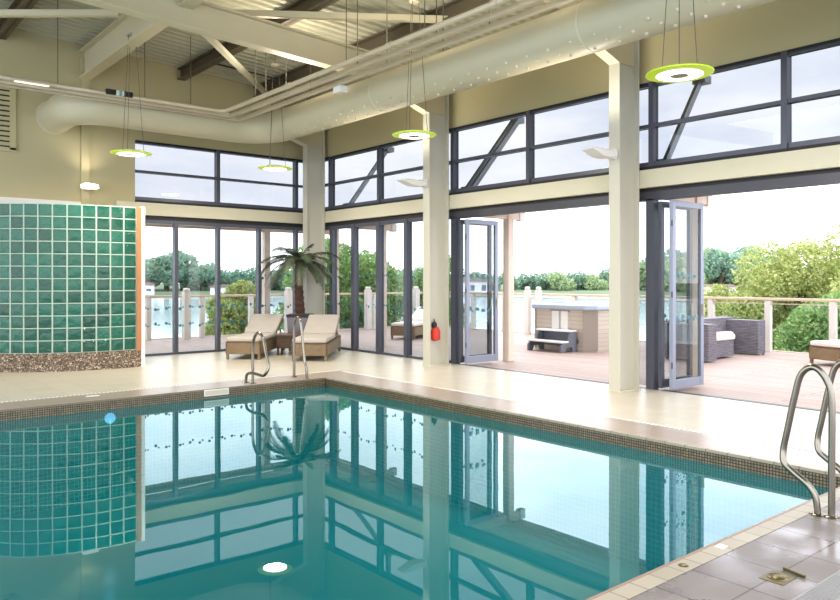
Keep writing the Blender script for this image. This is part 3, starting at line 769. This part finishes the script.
# ------------------------------------------------------------------ terrace
o = MB().box(XW+.1, 15.72, -6, 18.65, -.14, -.02).box(-6, XW+.1, YW+.2, 18.65, -.14, -.02).build('floor_terrace', M['deck'])
tag(o, 'pinkish timber decking of the terrace outside the glazing', 'decking', kind='structure')
o = MB().box(15.72,15.8,-6,18.75,-.6,-.0).box(-6,15.8,18.65,18.75,-.6,-.0).build('trim_7', M['timber']); tag(o, 'timber fascia along the terrace edge', 'trim', kind='structure')
def cap_post(mb, x, y, h, w):
    mb.box(x-w,x+w,y-w,y+w,-.02,h-.09)
    mb.box(x-w*.7,x+w*.7,y-w*.7,y+w*.7,h-.09,h-.07)
    mb.lathe([(w*1.0,-.07),(w*1.05,-.03),(w*.7,0),(0,.005)], (x,y,h), 14, False)
t = thing('glass_railing', 'glass railing with timber handrail along the terrace beyond hot tub and sofa', 'railing', group='terrace railings')
YS = [-.4+1.275*i for i in range(15)]
for y in YS:
    mb = MB(); mb.box(15.54,15.66,y-.06,y+.06,-.02,1.06); mb.build('post', M['postwhite'], t, .006)
for y in (13.83,13.43):
    mb = MB(); cap_post(mb, 15.42, y, 1.30, .07); mb.build('capped_post', M['postwhite'], t)
MB().box(15.53,15.67,-1.5,18.5,1.06,1.115).build('handrail', M['rail'], t, .01)
MB().box(15.58,15.62,-1.5,18.5,.98,1.0).build('clamp_rail', M['galv'], t)
for a, b_ in zip(YS[:-1], YS[1:]): MB().box(15.594,15.606,a+.08,b_-.08,.08,.98).build('glass_panel', M['railglass'], t)
t = thing('glass_railing', 'glass railing with timber handrail along the lake side behind the loungers', 'railing', group='terrace railings')
XS = [1.0+1.4*i for i in range(11)]
for i, x in enumerate(XS):
    mb = MB(); mb.box(x-.06,x+.06,18.44,18.56,-.02,1.04); mb.build('post', M['postwhite'], t, .006)
for x in (7.5,10.45,13.2,15.1):
    mb = MB(); cap_post(mb, x, 18.3, 1.28, .085); mb.build('capped_post', M['postwhite'], t)
MB().box(.3,15.5,18.43,18.57,1.04,1.095).build('handrail', M['rail'], t, .01)
for a, b_ in zip(XS[:-1], XS[1:]): MB().box(a+.08,b_-.08,18.494,18.506,.08,.98).build('glass_panel', M['railglass'], t)

# pergola
t = thing('pergola', 'pale timber pergola canopy standing along the outside of the glazing', 'pergola')
for x, y in ((10.12,5.78),(10.12,9.55),(10.14,13.5),(9.97,15.2),(8.4,15.75),(10.12,1.8)):
    MB().box(x-.075,x+.075,y-.075,y+.075,-.02,2.76).build('post', M['timber'], t, .008)
for y in (1.8,5.78,9.55,13.5):
    o = MB().box(XW+.13,10.5,y-.04,y+.04,2.62,2.78).build('rafter', M['timber'], t, .006)
    MB().box(10.38,10.52,y-.055,y+.055,2.6,2.77).build('end_cap', M['postwhite'], o)
for i in range(7):
    x = 9.2+i*.19; MB().box(x,x+.12,-1,15.9,2.79,2.83).build('roof_slat', M['timber'], t)
MB().box(4.6,10.3,15.68,15.82,2.63,2.78).build('edge_beam', M['timber'], t, .006)
for i in range(4):
    y = 14.9+i*.22; MB().box(4.6,9.15,y,y+.12,2.79,2.83).build('roof_slat', M['timber'], t)
# eaves struts
def eaves(label, y, tx, tz, twin):
    t = thing('eaves_strut', label, 'strut', group='steel eaves struts')
    for dy in ((-.07,.07) if twin else (0,)):
        MB().bar((9.16,y+dy,3.1),(tx,y+dy,tz),.055,.09).build('strut_bar', M['steelblue'], t)
    MB().box(tx-.05,tx+.13,y-.1,y+.1,tz-.05,tz+.06).build('head_bracket', M['steelblue'], t)
    MB().box(tx+.0,tx+.08,y-.05,y+.05,tz,roofz(tx)).build('hanger', M['steelblue'], t)
    MB().box(9.06,9.2,y-.1,y+.1,3.02,3.16).build('foot_bracket', M['steelblue'], t)
eaves('single sloping grey steel strut outside the clerestory above the sofa doors', 5.69, 10.1, 4.42, False)
eaves('twin sloping grey steel strut outside the clerestory above the hot tub doors', 9.62, 10.4, 4.52, True)
eaves('single sloping grey steel strut outside the clerestory nearest the corner', 13.4, 10.2, 4.45, False)

# hot tub
t = thing('hot_tub', 'square hot tub with boarded sides and grey cover on the terrace', 'hot tub')
x0,x1,y0,y1 = 12.5,14.4,9.45,11.22
c_ = .2
def oct_(x0,x1,y0,y1,c): return [(x0+c,y0),(x1-c,y0),(x1,y0+c),(x1,y1-c),(x1-c,y1),(x0+c,y1),(x0,y1-c),(x0,y0+c)]
MB().prism(oct_(x0+.03,x1-.03,y0+.03,y1-.03,c_), 'z', -.02, .86).build('shell', M['tubwood'], t)
MB().prism([(x0+.01,y0+c_+.03),(x0+.03,y0+c_+.05),(x0+c_+.05,y0+.03),(x0+c_+.03,y0+.01)], 'z', 0, .84).build('corner_panel', M['tubcorner'], t)
MB().prism([(x0+.01,y1-c_-.03),(x0+.03,y1-c_-.05),(x0+c_+.05,y1-.03),(x0+c_+.03,y1-.01)], 'z', 0, .84).build('corner_panel', M['tubcorner'], t)
for a in ((10.08,10.27),(10.33,10.52)):
    MB().box(x0+.01,x0+.035,a[0],a[1],.4,.82).build('white_panel', M['whitepaint'], t, .004)
MB().box(x0+.0,x0+.02,10.04,10.56,.36,.4).box(x0+.0,x0+.02,10.04,10.56,.82,.85).build('panel_frame', M['tubcorner'], t)
o = MB().lathe([(0,.02),(.05,.02),(.06,0)], seg=20).build('vent_cap', M['charcoal'], t); o.location = (x0+.03,9.85,.2); o.rotation_euler = (0,rad(-90),0)
MB().prism(oct_(x0-.03,x1+.03,y0-.03,y1+.03,c_), 'z', .855, .96).build('cover', M['cover'], t, .03, seg=3)
MB().bar((x0+.9,y0+.0,.966),(x0+.9,y1,.966),.05,.012).build('cover_fold', M['charcoal'], t)
t = thing('tub_steps', 'two tread plastic steps standing before the hot tub', 'steps', (12.23,10.28,-.02))
for y in (-.44,.44):
    MB().prism([(-.26,0),(-.26,.14),(-.2,.2),(-.02,.2),(.03,.36),(.08,.42),(.24,.42),(.24,0),(.12,0),(.08,.1),(-.08,.1),(-.14,0)], 'y', y-.03, y+.03).build('side_cheek', M['charcoal'], t, .01)
MB().box(-.27,.0,-.46,.46,.2,.235).build('tread', M['whitepaint'], t, .01)
MB().box(.0,.26,-.46,.46,.42,.455).build('tread', M['whitepaint'], t, .01)
MB().box(.22,.24,-.42,.42,.1,.42).build('riser', M['charcoal'], t)

# sofa
t = thing('rattan_sofa', 'grey rattan garden sofa with pale seat cushion on the terrace', 'sofa', (0,0,-.02))
MB().box(12.62,12.92,6.95,7.8,.03,.70).build('arm', M['greywicker'], t, .012)
MB().box(14.62,14.94,7.0,7.8,.03,.70).build('arm', M['greywicker'], t, .012)
MB().box(12.92,13.95,7.16,7.72,.03,.35).build('seat_base', M['greywicker'], t, .012)
MB().box(13.95,14.62,7.5,7.72,.03,.35).build('corner_base', M['greywicker'], t, .012)
MB().box(12.62,14.94,7.66,7.9,.03,.74).build('backrest', M['greywicker'], t, .012)
MB().box(12.94,13.96,7.12,7.66,.35,.46).build('seat_cushion', M['white'], t, .035, seg=3)
MB().box(13.98,14.6,7.48,7.66,.35,.46).build('seat_cushion', M['white'], t, .035, seg=3)
for x in (12.68,14.88):
    for y in (7.02,7.82): MB().box(x-.02,x+.02,y-.02,y+.02,0,.04).build('foot', M['charcoal'], t)

# ------------------------------------------------------------------ lake, shore, trees
o = MB().add([(-400,-250,-1.25),(500,-250,-1.25),(500,400,-1.25),(-400,400,-1.25)], [(0,1,2,3)]).build('lake', M['lake'])
tag(o, 'calm pale lake around the terrace', 'lake', kind='structure')
mb = MB(); pr = []
for i in range(61):
    a = rad(-30+2.6*i); r = 128+4*sin(i*.9); pr.append((r*sin(a), r*cos(a), r))
vs = []
for i in range(61):
    a = rad(-30+2.6*i); r = 126+4*sin(i*.9)
    for rr, z in ((r,-1.3),(r+3,-.6),(r+40,.2),(r+90,.4)): vs.append((rr*sin(a), rr*cos(a), z))
fs = [(i*4+j, i*4+j+1, i*4+j+5, i*4+j+4) for i in range(60) for j in range(3)]
o = mb.add(vs, fs).build('shore', M['bank']); tag(o, 'low green bank on the far side of the lake', 'shore', kind='structure')

def leaves(rnd, blobs, n, size):
    mb = MB(); tot = sum(b[3]**2 for b in blobs)
    for (bx,by,bz,br,sq) in blobs:
        m = int(n*br*br/tot)
        for i in range(m):
            while True:
                p = Vector((rnd.gauss(0,1),rnd.gauss(0,1),rnd.gauss(0,1)))
                if p.length > .01: break
            p.normalize(); p *= br*(.62+.42*rnd.random()**.7)
            c = Vector((bx,by,bz))+Vector((p.x,p.y,p.z*sq))
            a = Vector((rnd.uniform(-1,1),rnd.uniform(-1,1),rnd.uniform(-1,1))).normalized(); b = a.cross(Vector((rnd.uniform(-1,1),rnd.uniform(-1,1),rnd.uniform(-1,1)))).normalized()
            s = size*rnd.uniform(.6,1.3); a *= s; b *= s*.55
            mb.add([c-a, c-b*.9, c+a, c+b*.9], [(0,1,2,3)])
    return mb
def tree(name, label, cat, loc, blobs, n, size, mat, trunk_r, seed, group=None, core=True):
    rnd = random.Random(seed)
    t = thing(name, label, cat, loc, group=group)
    leaves(rnd, blobs, n, size).build('foliage', mat, t, smooth=False)
    tb = MB(); zt = max(b[2] for b in blobs)
    tb.tube([(0,0,-.3),(.05*trunk_r,0,zt*.5),(.1,0,zt)], [trunk_r,trunk_r*.7,trunk_r*.3], 8)
    for (bx,by,bz,br,sq) in blobs[:7]:
        tb.tube([(0,0,bz*.35),(bx*.5,by*.5,bz*.7),(bx,by,bz)], [trunk_r*.5,trunk_r*.3,trunk_r*.12], 6)
    tb.build('trunk', M['bark'], t)
    return t
# near shrubs beyond the railing on the right
def bush(rnd, R, H, n=9):
    out = []
    for i in range(n):
        a = rnd.uniform(0,2*pi); q = rnd.random()**.6
        z = H*rnd.uniform(.12,.82); w = R*(1-.55*(z/H)**2)
        out.append((w*.75*q*cos(a), w*.75*q*sin(a), z, R*rnd.uniform(.34,.5), rnd.uniform(.8,1.15)))
    return out
S = [('tall yellow green bush beyond the railing, rising over the sofa end', (21.8,9.3,-1.2), 2.0, 3.9, 'leafy', 1),
     ('broad yellow green bush at the right edge beyond the railing', (21.6,6.6,-1.2), 2.3, 4.9, 'leafy', 2),
     ('low loose yellow bush leaning over the water behind the sofa', (20.6,10.7,-1.2), 1.3, 2.4, 'leafy', 3),
     ('darker green shrub low against the railing, right of the sofa', (18.9,7.0,-1.3), 1.35, 2.4, 'leafg', 4),
     ('green shrub close behind the railing above the edge lounger', (18.6,4.9,-1.3), 1.6, 2.7, 'leafg', 5),
     ('bushy green tree beyond the railing, behind the closed bay', (13.2,21.0,-1.2), 1.7, 4.2, 'leafg', 6),
     ('leafy green tree beyond the railing nearest the column with red bag', (15.4,20.9,-1.2), 1.7, 3.9, 'leafg', 7),
     ('tall loose tree rising between two shorter ones behind the closed bay', (14.6,22.3,-1.2), 1.3, 4.9, 'leafg', 8),
     ('yellow green shrub over the lake railing behind the first lounger', (9.9,20.6,-1.2), 1.15, 3.0, 'leafy', 9),
     ('dark low shrub at the lake edge behind the outdoor lounger', (13.9,19.9,-1.3), 1.1, 2.2, 'leafd', 10),
     ('leafy tree seen in the gap beside the folded doors', (17.4,20.0,-1.2), 1.4, 3.6, 'leafg', 12)]
for lab, loc, R, H, mt, sd in S:
    tree('shrub', lab, 'shrub', loc, bush(random.Random(sd), R, H, 13), 20000, .062, M[mt], .07, sd)
# far shore trees: build three kinds and copy
def far_blobs(sd, R, H):
    r = random.Random(sd); return [(r.uniform(-R,R)*.6, r.uniform(-R,R)*.6, H*r.uniform(.3,.85), R*r.uniform(.4,.6), .9) for _ in range(9)]
protos = []
FL = ['distant rounded tree in the haze tinted row across the lake', 'distant pale green tree in the haze tinted row across the lake', 'distant tall blue green tree in the haze tinted row across the lake']
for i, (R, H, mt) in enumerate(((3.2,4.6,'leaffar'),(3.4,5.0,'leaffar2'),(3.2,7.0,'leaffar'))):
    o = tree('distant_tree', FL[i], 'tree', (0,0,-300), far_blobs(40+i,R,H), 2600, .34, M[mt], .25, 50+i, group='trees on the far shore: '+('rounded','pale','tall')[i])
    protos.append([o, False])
rnd = random.Random(5)
def place_far(k, az, r, s, rz):
    a = rad(az); loc = (r*sin(a), r*cos(a), -.7)
    o, used = protos[k]
    if used: o = dup(o)
    protos[k][1] = True
    o.location = loc; o.rotation_euler = (0,0,rz); o.scale = (s,s,s*rnd.uniform(.85,1.1))
az = 14.5
while az < 74:
    k = rnd.choice((0,0,1))
    big = 1.0
    if 16.8 < az < 24: k, big = (2, .95) if 18.5 < az < 22.5 else (0, 1.15)
    if 24 <= az < 41: big = .78
    if az < 16.8: big = .8
    if 41 < az < 55: big = .72
    if 58 < az < 66: big = 1.35
    place_far(k, az, 134+rnd.uniform(-2,10), big*rnd.uniform(.85,1.15), rnd.uniform(0,6))
    az += rnd.uniform(.95,1.5)
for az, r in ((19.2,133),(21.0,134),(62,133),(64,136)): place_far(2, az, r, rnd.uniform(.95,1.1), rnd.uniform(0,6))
# houses on the far shore
def house(label, az, r, w, h, rz):
    a = rad(az); t = thing('lake_house', label, 'house', (r*sin(a), r*cos(a), -.9), -a+rz, group='houses across the lake')
    MB().box(-w/2,w/2,-2,2,0,h).build('walls', M['housew'], t)
    MB().prism([(-w/2-.2,h),(w/2+.2,h),(w/2*.8,h+.45),(-w/2*.8,h+.45)], 'y', -2.3, 2.3).build('roof', M['housed2'], t)
    n = max(2,int(w/1.6))
    for i in range(n):
        x = -w/2+(i+.5)*w/n; MB().box(x-.35,x+.35,-2.03,-1.98,.6,h-.5).build('window', M['housed'], t)
house('white lakeside house seen through the folded door beside the red bag', 43.9, 122, 5.5, 2.0, 0)
house('white lakeside house beside the jamb of the glass block curve', 19.0, 122, 3.4, 1.5, .3)
house('low lakeside house across the water in the third end wall pane', 25.3, 124, 5, 1.1, -.2)
house('small lakeside house under the trees above the grey sofa', 61.8, 123, 5, 1.2, .1)

# ------------------------------------------------------------------ lights of the place
def lamp(name, typ, loc, energy, col=(1,.92,.78), size=.3, rot=(0,0,0), spot=None):
    d = bpy.data.lights.new(name, typ); d.energy = energy; d.color = col
    if typ == 'AREA': d.shape = 'DISK'; d.size = size
    if typ in ('POINT','SPOT'): d.shadow_soft_size = size
    if spot: d.spot_size = rad(spot); d.spot_blend = .8
    o = bpy.data.objects.new(name, d); C.objects.link(o); o.location = loc; o.rotation_euler = rot; return o
for loc, _ in P1:
    lamp('pendant_glow', 'AREA', (loc[0],loc[1],loc[2]-.035), 75, size=.4)
for yy in (10.6, 7.6, 5.0):
    o = lamp('strip_glow', 'AREA', (STRIP,yy,4.545), 42, rot=(rad(180),0,0)); o.data.shape = 'RECTANGLE'; o.data.size = .05; o.data.size_y = 1.1
lamp('uplight_glow', 'SPOT', (7.7,5.93,3.3), 100, size=.12, rot=(rad(180),0,0), spot=130)
lamp('uplight_glow', 'SPOT', (7.7,9.82,3.3), 100, size=.12, rot=(rad(180),0,0), spot=130)
lamp('uplight_glow', 'SPOT', (4.02,14.2,3.32), 18, size=.06, rot=(rad(180),0,0), spot=120)

# ------------------------------------------------------------------ sky
SKY0, SKY1 = 4.0, 4.7
w = bpy.data.worlds.new('sky'); bpy.context.scene.world = w; w.use_nodes = True; N, L = w.node_tree.nodes, w.node_tree.links
bg = N['Background']; bg.inputs['Strength'].default_value = 1
tc = N.new('ShaderNodeTexCoord'); mp = N.new('ShaderNodeMapping'); mp.inputs['Scale'].default_value = (1,1,3.2)
L.new(tc.outputs['Generated'], mp.inputs['Vector'])
nz = N.new('ShaderNodeTexNoise'); nz.inputs['Scale'].default_value = 3.2; nz.inputs['Detail'].default_value = 6; nz.inputs['Roughness'].default_value = .55
L.new(mp.outputs[0], nz.inputs['Vector'])
rp = N.new('ShaderNodeValToRGB'); e = rp.color_ramp.elements
e[0].position = .32; e[0].color = (.66,.72,.86,1); e[1].position = .62; e[1].color = (.98,.98,1,1)
L.new(nz.outputs['Fac'], rp.inputs[0])
sp = N.new('ShaderNodeSeparateXYZ'); L.new(tc.outputs['Generated'], sp.inputs[0])
mr = N.new('ShaderNodeMapRange'); mr.inputs['From Min'].default_value = .0; mr.inputs['From Max'].default_value = .12
L.new(sp.outputs['Z'], mr.inputs['Value'])
mx = N.new('ShaderNodeMix'); mx.data_type = 'RGBA'; mx.inputs['A'].default_value = (.95,.97,1,1)
L.new(mr.outputs[0], mx.inputs['Factor']); L.new(rp.outputs[0], mx.inputs['B']); m3 = N.new('ShaderNodeMapRange'); m3.inputs['From Min'].default_value = .1; m3.inputs['From Max'].default_value = .85
m3.inputs['To Min'].default_value = SKY0; m3.inputs['To Max'].default_value = SKY1
L.new(sp.outputs['Z'], m3.inputs['Value']); L.new(m3.outputs[0], bg.inputs['Strength'])
L.new(mx.outputs['Result'], bg.inputs['Color'])

# ------------------------------------------------------------------ camera
cd = bpy.data.cameras.new('camera'); cam = bpy.data.objects.new('camera', cd); C.objects.link(cam)
cd.sensor_width = 36; cd.lens = 36*738.9/840; cd.shift_y = -(300-279.5)/840; cd.clip_end = 1000; cd.clip_start = .05
cam.location = (0,0,1.5); cam.rotation_euler = (rad(90),0,-rad(39.83))
sc = bpy.context.scene; sc.camera = cam
vs_ = sc.view_settings; vs_.view_transform = 'Standard'; vs_.look = 'None'; vs_.gamma = 1; vs_.exposure = 0
sc.cycles.caustics_reflective = False; sc.cycles.caustics_refractive = False
sc.cycles.transparent_max_bounces = 24; sc.cycles.max_bounces = 10
